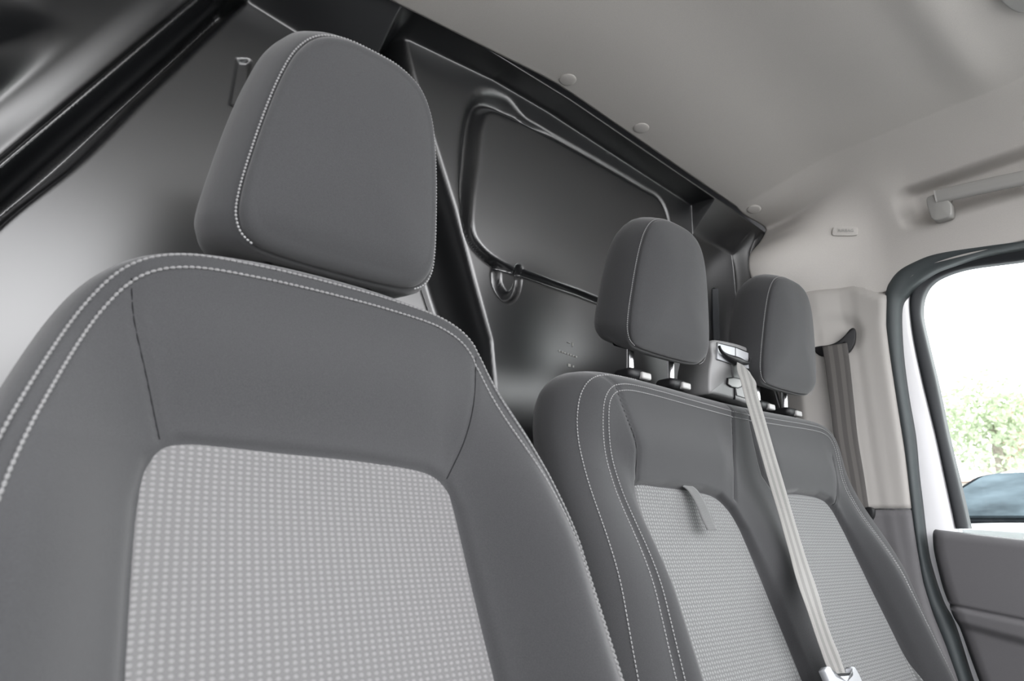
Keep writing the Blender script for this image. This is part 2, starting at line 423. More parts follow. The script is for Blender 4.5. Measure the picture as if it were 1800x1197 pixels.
props(wall_back, 'black painted pressed steel bulkhead behind the seats', 'bulkhead')

# ---- headliner: one moulded felt shell
def headliner():
    ys = np.r_[np.arange(.995, .94, -.006), np.arange(.94, -.42, -.012)]
    ZR = lambda x: ZC(np.asarray(x) * 1.05) / 1.05
    rear = [(1.72, float(ZR(1.72)))] + [(lambda q: (q[0], q[2]))(on_y(a, b, .995)) for a, b in ((1310, 379), (1333, 392), (1346, 404), (1336, 425), (1319, 446), (1316, 470), (1325, 495), (1345, 520), (1368, 555))]
    fwd = [(1.72, 1.035), (1.80, 1.015), (1.86, .985), (1.905, .945), (1.935, .90), (1.955, .85), (1.966, .80), (1.970, .765), (1.972, .735)]
    S = 90
    rr = spline(rear, S); ff = spline(fwd, S)
    V = []
    nx = 90
    for y in ys:
        t = float(ss(.995, .66, y))
        side = rr * (1 - t) + ff * t
        # bottom edge: level with pillar joint, then round over the door opening
        x0 = side[0][0]
        xs_ = np.linspace(.94, x0, nx)[:-1]
        dropf = .05 * float(ss(.35, -.4, y))
        zc = ZR(xs_); zc = zc - (float(ZR(x0)) - side[0][1]) * ((xs_ - .94) / (x0 - .94)) ** 2
        row = [(x, y, z) for x, z in zip(xs_, zc)] + [(x, y, z) for x, z in side]
        row2 = [(x, y, z) for x, z in zip(xs_, zc)] + [(x, y, z) for x, z in ff]
        left = [(1.88 - x, y_, z) for x, y_, z in row2[1:]][::-1]
        row = left + row
        V.append(row)
    V = np.array(V)
    X, Y, Z = V[..., 0].copy(), V[..., 1].copy(), V[..., 2].copy()
    Z -= .045 * ss(.56, .68, Y) * (1 - .85 * ss(.70, .80, Y)) * ss(.80, .735, Z) * (X > 1.5)
    # moulded relief: dished field forward of a soft cross ridge, halo hollow round the handle
    Z += .018 * np.exp(-((Y - .62) / .16) ** 2) * ss(1.75, 1.4, X) * ss(.1, .5, X)
    Z -= .012 * np.exp(-((Y - (.30 + .02 * (X - 1))) / .05) ** 2) * ss(1.85, 1.5, X) * ss(.5, .9, X)
    # handle pocket on the passenger side
    for sgn in (1,):
        sN = (Z - .905)
        d = np.maximum(np.abs(Y - .30) - .275, 0); q = np.hypot(d, np.maximum(np.abs(Z - .90) - .016, 0))
        pocket = ss(.045, .006, q) * (X > 1.5)
        X = X + .050 * pocket; Z = Z + .030 * pocket
        halo = np.exp(-(np.hypot(np.maximum(np.abs(Y - .30) - .25, 0), Z - .96) / .06) ** 2) * (X > 1.5)
        X = X + .016 * halo
    V = np.stack([X, Y, Z], -1)
    n = V.shape[1]; F = grid_faces(n, len(ys), flip=True)
    VV = V.reshape(-1, 3)
    out = VV.copy(); out[:, 2] += .02
    o = mesh('ceiling', VV, F, M['headliner'], kind='structure', origin=(.94, .3, 1.0))
    sol = o.modifiers.new('thickness', 'SOLIDIFY'); sol.thickness = .012; sol.offset = -1 if False else 1
    return o
ceiling = headliner(); props(ceiling, 'warm grey moulded felt headliner', 'headliner')

# ---- lofts between traced borders on the passenger side
def strip(name, A, B, m, parent=None, bulge=.0, n=120, back=.03, prof=7, kind=None, lip=.0, **k):
    """solid moulding between two 3-D border paths, bulging towards the cabin"""
    a = spline(A, n); b = spline(B, n); V = []
    for i in range(n):
        w_ = b[i] - a[i]
        for j in range(prof):
            t = j / (prof - 1); V.append(a[i] + w_ * t + np.array([-1, -.35, 0]) * bulge * math.sin(math.pi * t) ** .6)
        V.append(b[i] + np.array([back, 0, 0])); V.append(a[i] + np.array([back, 0, 0]))
    q = prof + 2
    F = grid_faces(q, n, True) + [tuple(range(q)), tuple(range((n - 1) * q, n * q))[::-1]]
    return mesh(name, V, F, m, parent, kind=kind, **k)
trim_f = [(1557, 512), (1555.5, 572), (1563, 631), (1575, 709), (1589, 797), (1601, 897), (1611, 964), (1621, 1024), (1638, 1081), (1658, 1131), (1681, 1197), (1700, 1250)]
seal_l = [(1860, 416), (1800, 424.5), (1723, 434), (1645, 446), (1606, 460), (1579, 475), (1563, 495)] + trim_f
seal_r = [(1860, 424), (1800, 434), (1723, 448), (1668, 465), (1640, 476), (1612, 495), (1594, 514), (1581, 540), (1582.7, 611), (1592, 689), (1605, 766), (1611, 830), (1617.5, 885), (1626, 957), (1634, 997), (1654, 1058), (1674, 1098), (1704, 1191), (1726, 1250)]
blk_o = [(1860, 422), (1800, 432), (1723, 443), (1665, 457), (1630, 471), (1609, 493), (1600, 520), (1599.5, 545), (1606, 596), (1621.6, 670), (1645, 766), (1662, 845), (1680, 929)]
blk_i = [(1860, 444), (1800, 455.7), (1703, 469), (1656.6, 483), (1633, 498.5), (1621.6, 518), (1617.7, 541), (1619.7, 565), (1633, 623), (1645, 674), (1664, 766), (1683, 845), (1702, 929)]

# B-pillar trim, upper (light) and lower (dark) mouldings
def pillar_part(name, zt_px, rows, m, top_z):
    pass
def pillar(name, ztop, zbot, m):
    # each level: rear edge, crease, front edge in plan
    zl = [.745, .60, .45, .25, .07, -.10, -.25, -.40, -.62, -1.0]
    fr = [on_x(px, py, 1.965) for px, py in trim_f]
    fz = np.array([p[2] for p in fr]); fy = np.array([p[1] for p in fr]); o = np.argsort(fz)
    zs = np.linspace(ztop, zbot, 60); V = []
    cre_px = [(1492, 505), (1503, 600), (1520, 720), (1536, 830), (1547, 895), (1560, 960), (1585, 1060), (1610, 1130), (1640, 1197)]
    cp = [on_x(px, py, 1.945) for px, py in cre_px]; cz = np.array([p[2] for p in cp]); cy = np.array([p[1] for p in cp]); oc = np.argsort(cz)
    for z in zs:
        yf = np.interp(z, fz[o], fy[o]); yc = np.interp(z, cz[oc], cy[oc])
        z2 = z
        pts = [(1.90, 1.00), (1.885, .925), (1.91, .86), (1.944, yc + .025), (1.952, yc), (1.954, yc - .02), (1.958, (yc + yf) / 2), (1.962, yf + .012), (1.968, yf + .003), (1.985, yf), (2.03, yf + .002)]
        pts = np.array(pts)
        # inward lean of the body side
        lean = .010 * (z - .1) - .055 * float(ss(.05, -.6, z)) * 0
        bulg = -.03 * float(ss(.0, -.5, z))
        pts[:, 0] += -lean + bulg
        sp_ = resample(pts, 64)
        # belt guide scoop on the upper moulding
        for j, (x, y) in enumerate(sp_):
            if ztop > .2:
                q = math.hypot((y - .83) / .085, (z - .575) / .075)
                cresc = float(np.clip(1 - q, 0, 1)); x += .012 * float(ss(0, .5, cresc)) + .034 * float(ss(.712, .735, z + .05 * float(ss(.78, .68, y))))
            V.append((x, y, z))
    # joint with headliner slopes: handled by overlap
    n = 64
    ob = mesh(name, V, grid_faces(n, 60, flip=True), m, kind='structure')
    so = ob.modifiers.new('thickness', 'SOLIDIFY'); so.thickness = .004; so.offset = 1
    return ob
t1 = pillar('trim_1', .765, .075, M['pillar']); props(t1, 'light grey upper pillar trim beside the passenger door opening', 'pillar trim')
t2 = pillar('trim_2', .0705, -1.0, M['dkplastic']); props(t2, 'dark grey lower pillar trim beside the passenger door', 'pillar trim')

# aperture seal
def forward(P):
    """carry an upper door line on towards the windscreen pillar"""
    p = P[0]; return [np.array([p[0] - .01, -.50, p[2] - .16]), np.array([p[0], -.20, p[2] - .03]), np.array([p[0], .05, p[2] - .004])] + P
A = forward([on_x(px, py, 1.972) for px, py in seal_l]); B = forward([on_x(px, py, 1.988) for px, py in seal_r])
sl_ = strip('trim_3', A, B, M['seal'], bulge=.012, n=220, back=.03, kind='structure'); props(sl_, 'grey rubber door aperture seal', 'door seal')

# ---- passenger door
door = empty('door_1', (2.03, .2, -.4)); door['kind'] = 'structure'
XD = 2.010
fo = [(1860, 410), (1800, 420), (1700, 432), (1640, 446), (1600, 465), (1580, 500), (1574, 545), (1576, 620), (1585, 700), (1598, 780), (1606, 840), (1612, 890), (1618, 957), (1628, 1000), (1646, 1060), (1668, 1110), (1696, 1197), (1716, 1250)]
fi = blk_o + [(1682, 960), (1684, 1000), (1690, 1060), (1705, 1110), (1735, 1197), (1760, 1250)]
strip('window_frame', forward([on_x(px, py, XD) for px, py in fo]), forward([on_x(px, py, XD + .012) for px, py in fi]), M['white_paint'], door, bulge=.004, n=220, back=.05)
strip('window_run_seal', forward([on_x(px, py, XD + .008) for px, py in blk_o]), forward([on_x(px, py, XD + .022) for px, py in blk_i]), M['rubber'], door, bulge=.005, n=200, back=.03)
# white steel skin continuing behind the trim panel
plate('door_skin', [(2.075, .70, .03), (2.075, -.75, -.05), (2.075, -.75, -1.0), (2.075, .66, -1.0)], .01, M['white_paint'], door, dirn=(1, 0, 0))
win = empty('window_1', (2.04, .1, .35)); win['kind'] = 'structure'
gpts = spline(forward([on_x(px, py, XD + .03) for px, py in blk_o]), 80)
gp = [tuple(p) for p in gpts if p[2] > -.03] + [(XD + .03, .60, -.06), (XD + .03, -.60, -.06)]
plate('pane', gp, .004, M['glass'], win, bev=.0005, dirn=(1, 0, 0))

# inner door panel (moulded, dark grey)
def door_panel():
    rear = [(1634, 930), (1635, 945), (1637.6, 971), (1651, 1027), (1664, 1064), (1684, 1114), (1714, 1197), (1745, 1270)]
    XP = 1.955
    rp = spline([on_x(px, py, XP) for px, py in rear], 60)
    tl = [on_x(px, py, XP) for px, py in ((1634, 930), (1720, 938), (1800, 948), (1860, 956))]
    ys_end = -.75
    nz = 300; ny = 80; V = []
    ry = rp[:, 1]; rz = rp[:, 2]; o = np.argsort(rz)
    slope = (tl[2][2] - tl[0][2]) / (tl[2][1] - tl[0][1])
    for j in range(nz):
        v = j / (nz - 1)
        for i in range(ny):
            u = i / (ny - 1)
            zt = tl[0][2] + slope * ((1 - u) * (tl[0][1]) + u * ys_end - tl[0][1])
            z = zt * (1 - v) + -1.0 * v
            yr = np.interp(z, rz[o], ry[o]); y = yr * (1 - u) + ys_end * u
            dx = 0
            dt = zt - z; dr = yr - y
            dx += .022 * (1 - math.sqrt(max(0, 1 - max(0, 1 - dt / .022) ** 2)))
            dx += .018 * (1 - math.sqrt(max(0, 1 - max(0, 1 - dr / .018) ** 2)))
            # crease line running forward and a ledge below it
            c1 = on_x(1665, 1063, XP); c2 = on_x(1800, 1091, XP)
            k = (c2[2] - c1[2]) / (c2[1] - c1[1]); zc1 = c1[2] + k * (y - c1[1]); 
            d1 = on_x(1690, 1097, XP); d2 = on_x(1800, 1127, XP); k2 = (d2[2] - d1[2]) / (d2[1] - d1[1]); zc2 = d1[2] + k2 * (y - d1[1])
            dx += .006 * math.exp(-((z - zc1) / .0035) ** 2)
            dx += -.004 * float(ss(zc1 - .002, zc1 - .012, z)) + .012 * float(ss(zc2 + .010, zc2 - .014, z))
            V.append((XP + dx, y, z))
    V = np.array(V)
    F = grid_faces(ny, nz)
    ob = mesh('door_panel', V, F, M['dkplastic'], door)
    so = ob.modifiers.new('thickness', 'SOLIDIFY'); so.thickness = .05; so.offset = 1
    return ob
dp = door_panel()

# floor and the rest of the cab around the camera (mostly outside the frame)
def slab(name, pts, depth, m, dirn, kind='structure', parent=None):
    return plate(name, pts, depth, m, parent, bev=.001, dirn=dirn, kind=kind)
slab('floor', [(-.1, 1.15, -1.0), (2.08, 1.15, -1.0), (2.08, -1.2, -1.0), (-.1, -1.2, -1.0)], .03, M['carpet'], (0, 0, -1))
slab('ceiling', [(-.7, 1.6, 1.24), (2.2, 1.6, 1.24), (2.2, -.25, 1.20), (-.7, -.25, 1.20)], .01, M['rubber'], (0, 0, 1))  # unseen roof sheet, added to stop sky light leaking in above the headliner
slab('wall_right', [(2.10, .70, 1.2), (2.10, 1.35, 1.2), (2.10, 1.35, -1.1), (2.10, .70, -1.1)], .02, M['white_paint'], (1, 0, 0))
slab('wall_left', [(-.16, .62, 1.1), (-.75, 1.25, 1.1), (-.75, 1.25, -1.1), (-.16, .62, -1.1)], .02, M['dkplastic'], (-1, 0, 0))
slab('door_2', [(-.13, .62, -.02), (-.13, -.75, -.10), (-.13, -.75, -1.0), (-.13, .62, -1.0)], .04, M['dkplastic'], (-1, 0, 0))  # unseen door slab, added to cut light from the driver's side
# dashboard
def dashboard():
    prof = [(-.45, -1.0), (-.42, -.55), (-.36, -.36), (-.34, -.26), (-.42, -.20), (-.75, -.17), (-1.15, -.20), (-1.2, -1.0)]
    P = spline(prof, 60); xs = np.linspace(-.08, 1.96, 24); V = [(x, y, z) for x in xs for y, z in P]
    F = grid_faces(60, 24, False) + [tuple(range(60)), tuple(range(23 * 60, 24 * 60))[::-1]]
    return mesh('dashboard', V, F, M['dash'])
db = dashboard(); props(db, 'dark grey dashboard opposite the seats, behind the camera', 'dashboard')

# ================================================================== SEATS
def contour(pts, n, c):
    """closed smooth contour resampled so that index i has the same direction seen from c"""
    Q = spline(pts, 1600, True); a = np.unwrap(np.arctan2(Q[:, 1] - c[1], Q[:, 0] - c[0]))
    if a[-1] < a[0]: Q = Q[::-1]; a = a[::-1]
    a = np.unwrap(np.arctan2(Q[:, 1] - c[1], Q[:, 0] - c[0]))
    a0 = a[0]; th = a0 + np.linspace(0, 2 * math.pi, n, endpoint=False)
    aa = np.r_[a, a[0] + 2 * math.pi]; q = np.vstack([Q, Q[:1]])
    # common start angle 0
    th = np.linspace(0, 2 * math.pi, n, endpoint=False); th = a0 + (th - a0) % (2 * math.pi)
    return np.stack([np.interp(th, aa, q[:, k]) for k in range(2)], 1)
def mirror(half, cx):
    """half outline given top centre -> right -> bottom as (dx, z)"""
    r = [(cx + x, z) for x, z in half]; l = [(cx - x, z) for x, z in half if x > .001][::-1]
    return r + l

class Back:
    """an upholstered backrest: outline O, stitched face contour Fc, surface depth S(x, z)"""
    def __init__(s, S, O, Fc, c, thick, depth_round, n=420):
        s.S = S; s.c = np.array(c); s.O = contour(O, n, c); s.F = contour(Fc, n, c); s.n = n; s.thick = thick; s.dr = depth_round
    def side(s, k):
        """ring between the face contour (k=0) and the outline (k=1)"""
        P = s.F * (1 - k) + s.O * k
        y = s.S(s.F[:, 0], s.F[:, 1])
        yo = y + s.dr
        yy = y + (yo - y) * (1 - math.sqrt(max(0, 1 - k * k)))
        return np.stack([P[:, 0], yy, P[:, 1]], 1)
    def build(s, name, m, parent):
        R_ = []
        for t in np.linspace(.0, 1, 110)[1:]:
            P = s.c + (s.F - s.c) * t; R_.append(np.stack([P[:, 0], s.S(P[:, 0], P[:, 1]), P[:, 1]], 1))
        # shallow crease at the stitched seam
        for k in np.linspace(0, 1, 26)[1:]:
            R_.append(s.side(k))
        last = R_[-1]
        for q in np.linspace(0, 1, 12)[1:]:
            L = last.copy(); L[:, 1] += s.thick * math.sin(q * math.pi / 2) * 1.0
            cc = np.array([s.c[0], 0, s.c[1]]); ins = .12 * (1 - math.cos(q * math.pi / 2)) 
            L[:, 0] += (s.c[0] - L[:, 0]) * ins; L[:, 2] += (s.c[1] - L[:, 2]) * ins
            R_.append(L)
        V = np.vstack(R_); nr = len(R_); n = s.n
        c0 = len(V); V = np.vstack([V, [[s.c[0], float(s.S(np.array([s.c[0]]), np.array([s.c[1]]))[0]), s.c[1]]], [R_[-1].mean(0)]])
        F = grid_faces(n, nr, True) + [(c0, (i + 1) % n, i) for i in range(n)] + [(c0 + 1, (nr - 1) * n + i, (nr - 1) * n + (i + 1) % n) for i in range(n)]
        uv = np.stack([V[:, 0], V[:, 2]], 1)
        return mesh(name, V, F, m, parent, uv=uv)
def insert_panel(name, poly, S, m, parent, lift=.0012, rnd=.006, sink=.004):
    """cloth panel following the backrest surface, domed, edges tucked in"""
    c = np.mean(poly, 0); P = contour(poly, 260, c); V = []; ring = []
    for t in np.r_[np.linspace(.02, .9, 46), np.linspace(.905, 1, 24)]:
        Q = c + (P - c) * t
        d = np.linalg.norm(P - Q, axis=1)
        e = np.where(d < rnd, 1 - np.sqrt(np.clip(1 - (1 - d / rnd) ** 2, 0, 1)), 0)
        y = S(Q[:, 0], Q[:, 1]) - lift + (sink + lift) * e
        ring.append(np.stack([Q[:, 0], y, Q[:, 1]], 1))
    V = np.vstack(ring); n = 260; c0 = len(V)
    V = np.vstack([V, ring[0].mean(0)[None]])
    F = grid_faces(n, len(ring), True) + [(c0, (i + 1) % n, i) for i in range(n)]
    # arc length up the reclined back for the weave
    return mesh(name, V, F, m, parent, uv=np.stack([V[:, 0], V[:, 2] * 1.07], 1))
def on_surface(line, S, lift):
    L = np.asarray(line, float); return np.stack([L[:, 0], S(L[:, 0], L[:, 1]) - lift, L[:, 1]], 1)
def groove(line, X, Z, dep, wd): return dep * np.exp(-(pdist(line, X, Z) / wd) ** 2)

def make_headrest(parent, cx, yf, zb, posts_y, zpost, stitch_step, stitch_r, tilt=.12, hs=1.0, thick=.145, hx=0.0, ws=1.0, sb=1.055, bl=.022):
    """head restraint with two steel posts; cx centre, yf front face, zb bottom"""
    h = empty('headrest', (cx, yf, zb), parent=parent); pcx = cx; cx = cx + hx
    half = [(0, .300), (.042, .297), (.076, .282), (.098, .252), (.111, .212), (.121, .16), (.129, .10), (.133, .055), (.131, .025), (.117, .004), (.085, -.004), (0, -.006)]
    half = [(x * ws, z * hs) for x, z in half]
    c = (0, .14); n = 200
    P = contour(mirror(half, 0), n, c); cc = np.array(c)
    rings = []
    def ring(sc, d, lift=0, zs=0):
        Q = cc + (P - cc) * sc
        Q[:, 1] = np.where(P[:, 1] < .10, Q[:, 1] + (cc[1] + (P[:, 1] - cc[1]) * min(sc, 1.0) - Q[:, 1]) * ss(.10, .0, P[:, 1]), Q[:, 1])
        return np.stack([cx + Q[:, 0], np.full(n, yf + d), zb + Q[:, 1] + zs], 1), Q
    def add(sc, d, zs=0):
        r, Q = ring(sc, d, 0, zs)
        # forward lean and a slightly dished lower front
        r[:, 1] -= tilt * (Q[:, 1])
        r[:, 1] += np.where(Q[:, 1] < .04, .010 * ((.04 - Q[:, 1]) / .04) ** 2, 0) * (1 if d < .05 else 0)
        r[:, 2] += bl * float(ss(.02, .13, d)) * ss(.11, -.02, Q[:, 1])
        rings.append(r)
    SB = (sb - 1) / .055
    for t in np.linspace(.02, .9, 26): add(t, -.020 * (1 - t ** 2.4))
    for t, d in ((.93, -.0030), (.955, -.001), (.972, .0012), (.98, .0042), (.975, .0062), (.982, .0075), (1.0, .0085), (1.012, .012), (1.03, .022), (1.048, .038), (1.055, .056), (1.05, .074), (1.03, .092), (.99, .109), (.93, .123), (.83, .134), (.62, .142), (.3, .145), (.05, .146)):
        add(1 + (t - 1) * SB if t > 1 else t, d * thick / .145, .014 * float(ss(0, .08, d)))
    V = np.vstack(rings); nr = len(rings); c0 = len(V)
    V = np.vstack([V, rings[0].mean(0)[None], rings[-1].mean(0)[None]])
    F = grid_faces(n, nr, True) + [(c0, (i + 1) % n, i) for i in range(n)] + [(c0 + 1, (nr - 1) * n + i, (nr - 1) * n + (i + 1) % n) for i in range(n)]
    cush = mesh('cushion', V, F, M['fabric'], h)
    # stitch line just inside the face edge (skips the underside)
    idx = [i for i in range(n)]
    Q = cc + (P - cc) * .945
    L = np.stack([cx + Q[:, 0], yf - .0032 - tilt * Q[:, 1], zb + Q[:, 1]], 1)
    Q2 = cc + (P - cc) * 1.004
    L = np.stack([cx + Q2[:, 0], yf + .0078 - tilt * Q2[:, 1] , zb + Q2[:, 1]], 1)
    order = np.argsort(-np.arctan2(P[:, 0] - 0, P[:, 1] - .14))  # clockwise from bottom
    L = L[order]; Qs = P[order]
    keep = [i for i in range(n) if Qs[i][1] > .012 or abs(Qs[i][0]) > .105]
    beads('stitching', L[keep], stitch_step, stitch_step * .78, stitch_r, M['stitch'], h)
    # steel posts in plastic sleeves
    zt = zb + .02
    for sx in (-1, 1):
        x = pcx + sx * .068
        tube('post', [(x, posts_y - .0, zpost - .05), (x, posts_y, zpost + .02), (x, posts_y - .002, zt), (x, posts_y - .006, zt + .05)], .0080, M['chrome'], h, n=16)
    # dark underside moulding
    rbox('base_plate', (cx, posts_y - .012, zb + .022), (.20, .045, .018), .007, M['black'], h)
    return h
def post_sleeve(parent, x, y, z):
    s = rbox('post_sleeve', (x, y, z), (.058, .050, .024), .011, M['black'], parent)
    rbox('release_button', (x + .016, y - .024, z - .003), (.030, .014, .015), .004, M['silver'], s)
    return s

M['seam'] = mat('dark_seam_thread', (.012, .012, .013), .95, spec=.1, bump=(2500, .3))
def seam(line, S, parent, rad=.0007):
    L = spline(line, 60); tube('seam', on_surface(L, S, .0003), rad, M['seam'], parent, n=8)
# ---------------- driver's seat
DC = .31
def prof_d(z):
    k = .07; a = .08; b = .46
    return np.where(z > k, a * (z - k), 0) + b * (-np.logaddexp(0, -(z - k) / .03) * .03)
insD = [(DC + x, z) for x, z in [(-.150, .076), (-.05, .0765), (.06, .0745), (.135, .068), (.163, .052), (.172, .02), (.176, -.10), (.178, -.20), (.172, -.40), (.12, -.46), (0, -.47), (-.12, -.46), (-.172, -.40), (-.180, -.20), (-.184, -.05), (-.183, .02), (-.176, .055)]]
seamDL = [(DC - .214, .238), (DC - .205, .19), (DC - .182, .12), (DC - .168, .077)]
seamDR = [(DC + .224, .238), (DC + .215, .18), (DC + .192, .11), (DC + .165, .060)]
def S_driver(x, z, creases=True):
    x = np.asarray(x, float); z = np.asarray(z, float); u = np.abs(x - DC)
    y = .713 + prof_d(z)
    pro = .092 * ss(.24, -.03, z)
    edge = .178 + .0 * z
    y = y - pro * ss(edge - .02, .275, u) ** 1.1
    y = y + .055 * ss(.262, .345, u) * ss(.3, -.05, z)
    y = y + .02 * ss(.20, .30, u) * ss(.1, .28, z)
    y = y - .010 * np.exp(-((z - .17) / .06) ** 2) * ss(.24, .12, u)
    if creases:
        y = y + groove(seamDL, x, z, .0022, .0035) + groove(seamDR, x, z, .0022, .0035)
        s = sdf(insD, x, z); y = y + .006 * np.exp(-(s / .006) ** 2) + .003 * ss(0, .01, s)
    return y
Od = [(0, .306), (.09, .302), (.17, .288), (.225, .262), (.262, .215), (.292, .13), (.315, .03), (.328, -.10), (.332, -.25), (.325, -.45), (.24, -.56), (0, -.60)]
Fd = [(0, .286), (.09, .284), (.165, .276), (.213, .252), (.244, .205), (.272, .125), (.295, .03), (.308, -.10), (.312, -.25), (.305, -.43), (.22, -.53), (0, -.57)]
dseat = empty('driver_seat', (DC, .75, -.98), 'large charcoal single seat nearest the camera with pale dotted centre panel', 'seat')
bd = Back(S_driver, mirror(Od, DC), mirror(Fd, DC), (DC, -.12), .075, .055)
back_d = bd.build('backrest', M['fabric'], dseat)
insert_panel('centre_panel', insD, S_driver, M['insert'], back_d)['label'] = 'pale grey dotted cloth centre panel'
def face_line(b, inset, lift, zmin=-.5):
    """run along the face contour, inset towards the centre (negative = towards the outline)"""
    P = b.F; T = np.roll(P, -1, 0) - np.roll(P, 1, 0); T /= np.linalg.norm(T, axis=1)[:, None]
    nrm = np.stack([-T[:, 1], T[:, 0]], 1); sg = np.sign(((b.c - P) * nrm).sum(1)); nrm *= sg[:, None]
    Q = P + nrm * inset
    if inset >= 0: Y = b.S(Q[:, 0], Q[:, 1])
    else:
        k = np.clip(-inset / np.linalg.norm(b.O - b.F, axis=1), 0, 1); Y = b.S(P[:, 0], P[:, 1]) + b.dr * (1 - np.sqrt(1 - k * k)); Q = P + (b.O - P) * k[:, None]
    L = np.stack([Q[:, 0], Y - lift, Q[:, 1]], 1)
    a = np.argsort(np.arctan2(P[:, 0] - b.c[0], P[:, 1] - b.c[1])); L = L[a]
    return L[L[:, 2] > zmin]
for ins in (.012, -.003):
    beads('stitching', face_line(bd, ins, .0006), .0064, .0060, .0019, M['stitch_dark'], back_d)
seam(seamDL, S_driver, back_d); seam(seamDR, S_driver, back_d)
hd = make_headrest(dseat, DC, .712, .308, .775, .29, .0044, .0014, hs=.99, hx=.003, ws=.985, thick=.20, sb=1.18, bl=0)
for sx in (-1, 1): post_sleeve(dseat, DC + sx * .072, .775, .290)
def seat_cushion(parent, cx, w_, y0, y1, z):
    def sq(W):
        W = W.copy(); u = W[:, 0] / (w_ / 2); t = W[:, 2] > 0
        W[:, 2] += np.where(t, .03 * np.abs(u) ** 3 - .015 * (1 - u * u), 0); return W
    rbox('seat_cushion', (cx, (y0 + y1) / 2, z), (w_, y1 - y0, .17), .06, M['fabric'], parent, n=8, squeeze=sq)
    rbox('seat_base', (cx, (y0 + y1) / 2 + .03, z - .24), (w_ * .84, (y1 - y0) * .85, .30), .02, M['dkplastic'], parent)
seat_cushion(dseat, DC, .56, .0, .52, -.56)

# ---------------- passenger bench
BL, BR = 1.10, 1.59
def prof_b(z):
    k = .09; return np.where(z > k, .06 * (z - k), 0) + .36 * (-np.logaddexp(0, -(z - k) / .03) * .03)
insL = [(BL + x, z) for x, z in [(-.150, .083), (-.06, .087), (.06, .083), (.115, .074), (.150, .050), (.166, .01), (.172, -.08), (.176, -.24), (.172, -.42), (0, -.44), (-.155, -.42), (-.160, -.24), (-.160, -.08), (-.158, .03)]]
insR = [(2 * 1.345 - x, z) for x, z in insL][::-1]
insR = [(BR + x, z) for x, z in [(-.158, .060), (-.135, .088), (-.05, .098), (.05, .096), (.105, .086), (.134, .060), (.148, .01), (.154, -.08), (.158, -.24), (.154, -.42), (0, -.44), (-.172, -.42), (-.176, -.24), (-.170, -.08), (-.165, .02)]]
seamsB = [[(.925, .268), (.945, .21), (.955, .15), (.950, .090)], [(1.315, .262), (1.305, .20), (1.285, .13), (1.262, .070)], [(1.385, .262), (1.392, .20), (1.40, .13), (1.44, .080)], [(1.765, .20), (1.755, .15), (1.738, .10), (1.715, .075)]]
def S_bench(x, z, creases=True):
    x = np.asarray(x, float); z = np.asarray(z, float)
    y = .800 + prof_b(z)
    # bolsters: left, middle, right
    low = ss(.16, -.10, z)
    y = y - .050 * low * ss(.955, .905, x) + .03 * ss(.90, .83, x)
    y = y - .050 * low * ss(1.735, 1.79, x) + .03 * ss(1.80, 1.86, x)
    y = y - .030 * low * np.exp(-((x - 1.345) / .055) ** 2)
    # shoulder pads
    for c in (BL, BR): y = y - .016 * np.exp(-((z - .155) / .055) ** 2) * ss(.21, .12, np.abs(x - c))
    if creases:
        for s_ in seamsB: y = y + groove(s_, x, z, .004, .004)
        for q in (insL, insR):
            s = sdf(q, x, z); y = y + .012 * np.exp(-((s - .0) / .006) ** 2) + .014 * ss(-.004, .010, s)
    return y
# the bench is asymmetric only by perspective: same half shape both sides of 1.345
Ob = [(0, .298), (.15, .300), (.35, .304), (.46, .298), (.520, .270), (.548, .215), (.560, .10), (.572, -.05), (.585, -.25), (.585, -.45), (.50, -.56), (0, -.60)]
Fb = [(0, .262), (.15, .266), (.33, .272), (.405, .268), (.443, .248), (.458, .205), (.462, .10), (.468, -.05), (.480, -.25), (.480, -.42), (.42, -.52), (0, -.57)]
bench = empty('passenger_bench', (1.345, .8, -.98), 'charcoal double passenger bench with two dotted panels and two head restraints', 'seat')
bb = Back(S_bench, mirror(Ob, 1.345), mirror(Fb, 1.345), (1.345, -.12), .06, .075, n=620)
back_b = bb.build('backrest', M['fabric'], bench)
for q in (insL, insR):
    insert_panel('centre_panel', q, S_bench, M['insert2'], back_b, lift=.004, sink=.010, rnd=.014)['label'] = 'pale grey dotted cloth centre panel'
for ins in (.009, -.004):
    beads('stitching', face_line(bb, ins, .0006), .0058, .0045, .0013, M['stitch'], back_b)
L = bb.side(.62); a = np.argsort(np.arctan2(bb.F[:, 0] - bb.c[0], bb.F[:, 1] - bb.c[1])); L = L[a]; L[:, 1] -= .0008
Lk = L[(L[:, 0] < 1.0) & (L[:, 2] > -.5) & (L[:, 2] < .30)]
beads('stitching', Lk, .0062, .0048, .0014, M['stitch'], back_b)
for q in seamsB: seam(q, S_bench, back_b)
hm = make_headrest(bench, BL, .800, .356, .866, .31, .0042, .0010, hs=.95, thick=.125, hx=-.014)
ho = make_headrest(bench, BR, .800, .356, .866, .31, .0042, .0010, hs=.95, thick=.125, hx=-.018)
for c in (BL, BR):
    for sx in (-1, 1): post_sleeve(bench, c + sx * .068, .866, .312)
seat_cushion(bench, 1.345, 1.06, .12, .60, -.56)

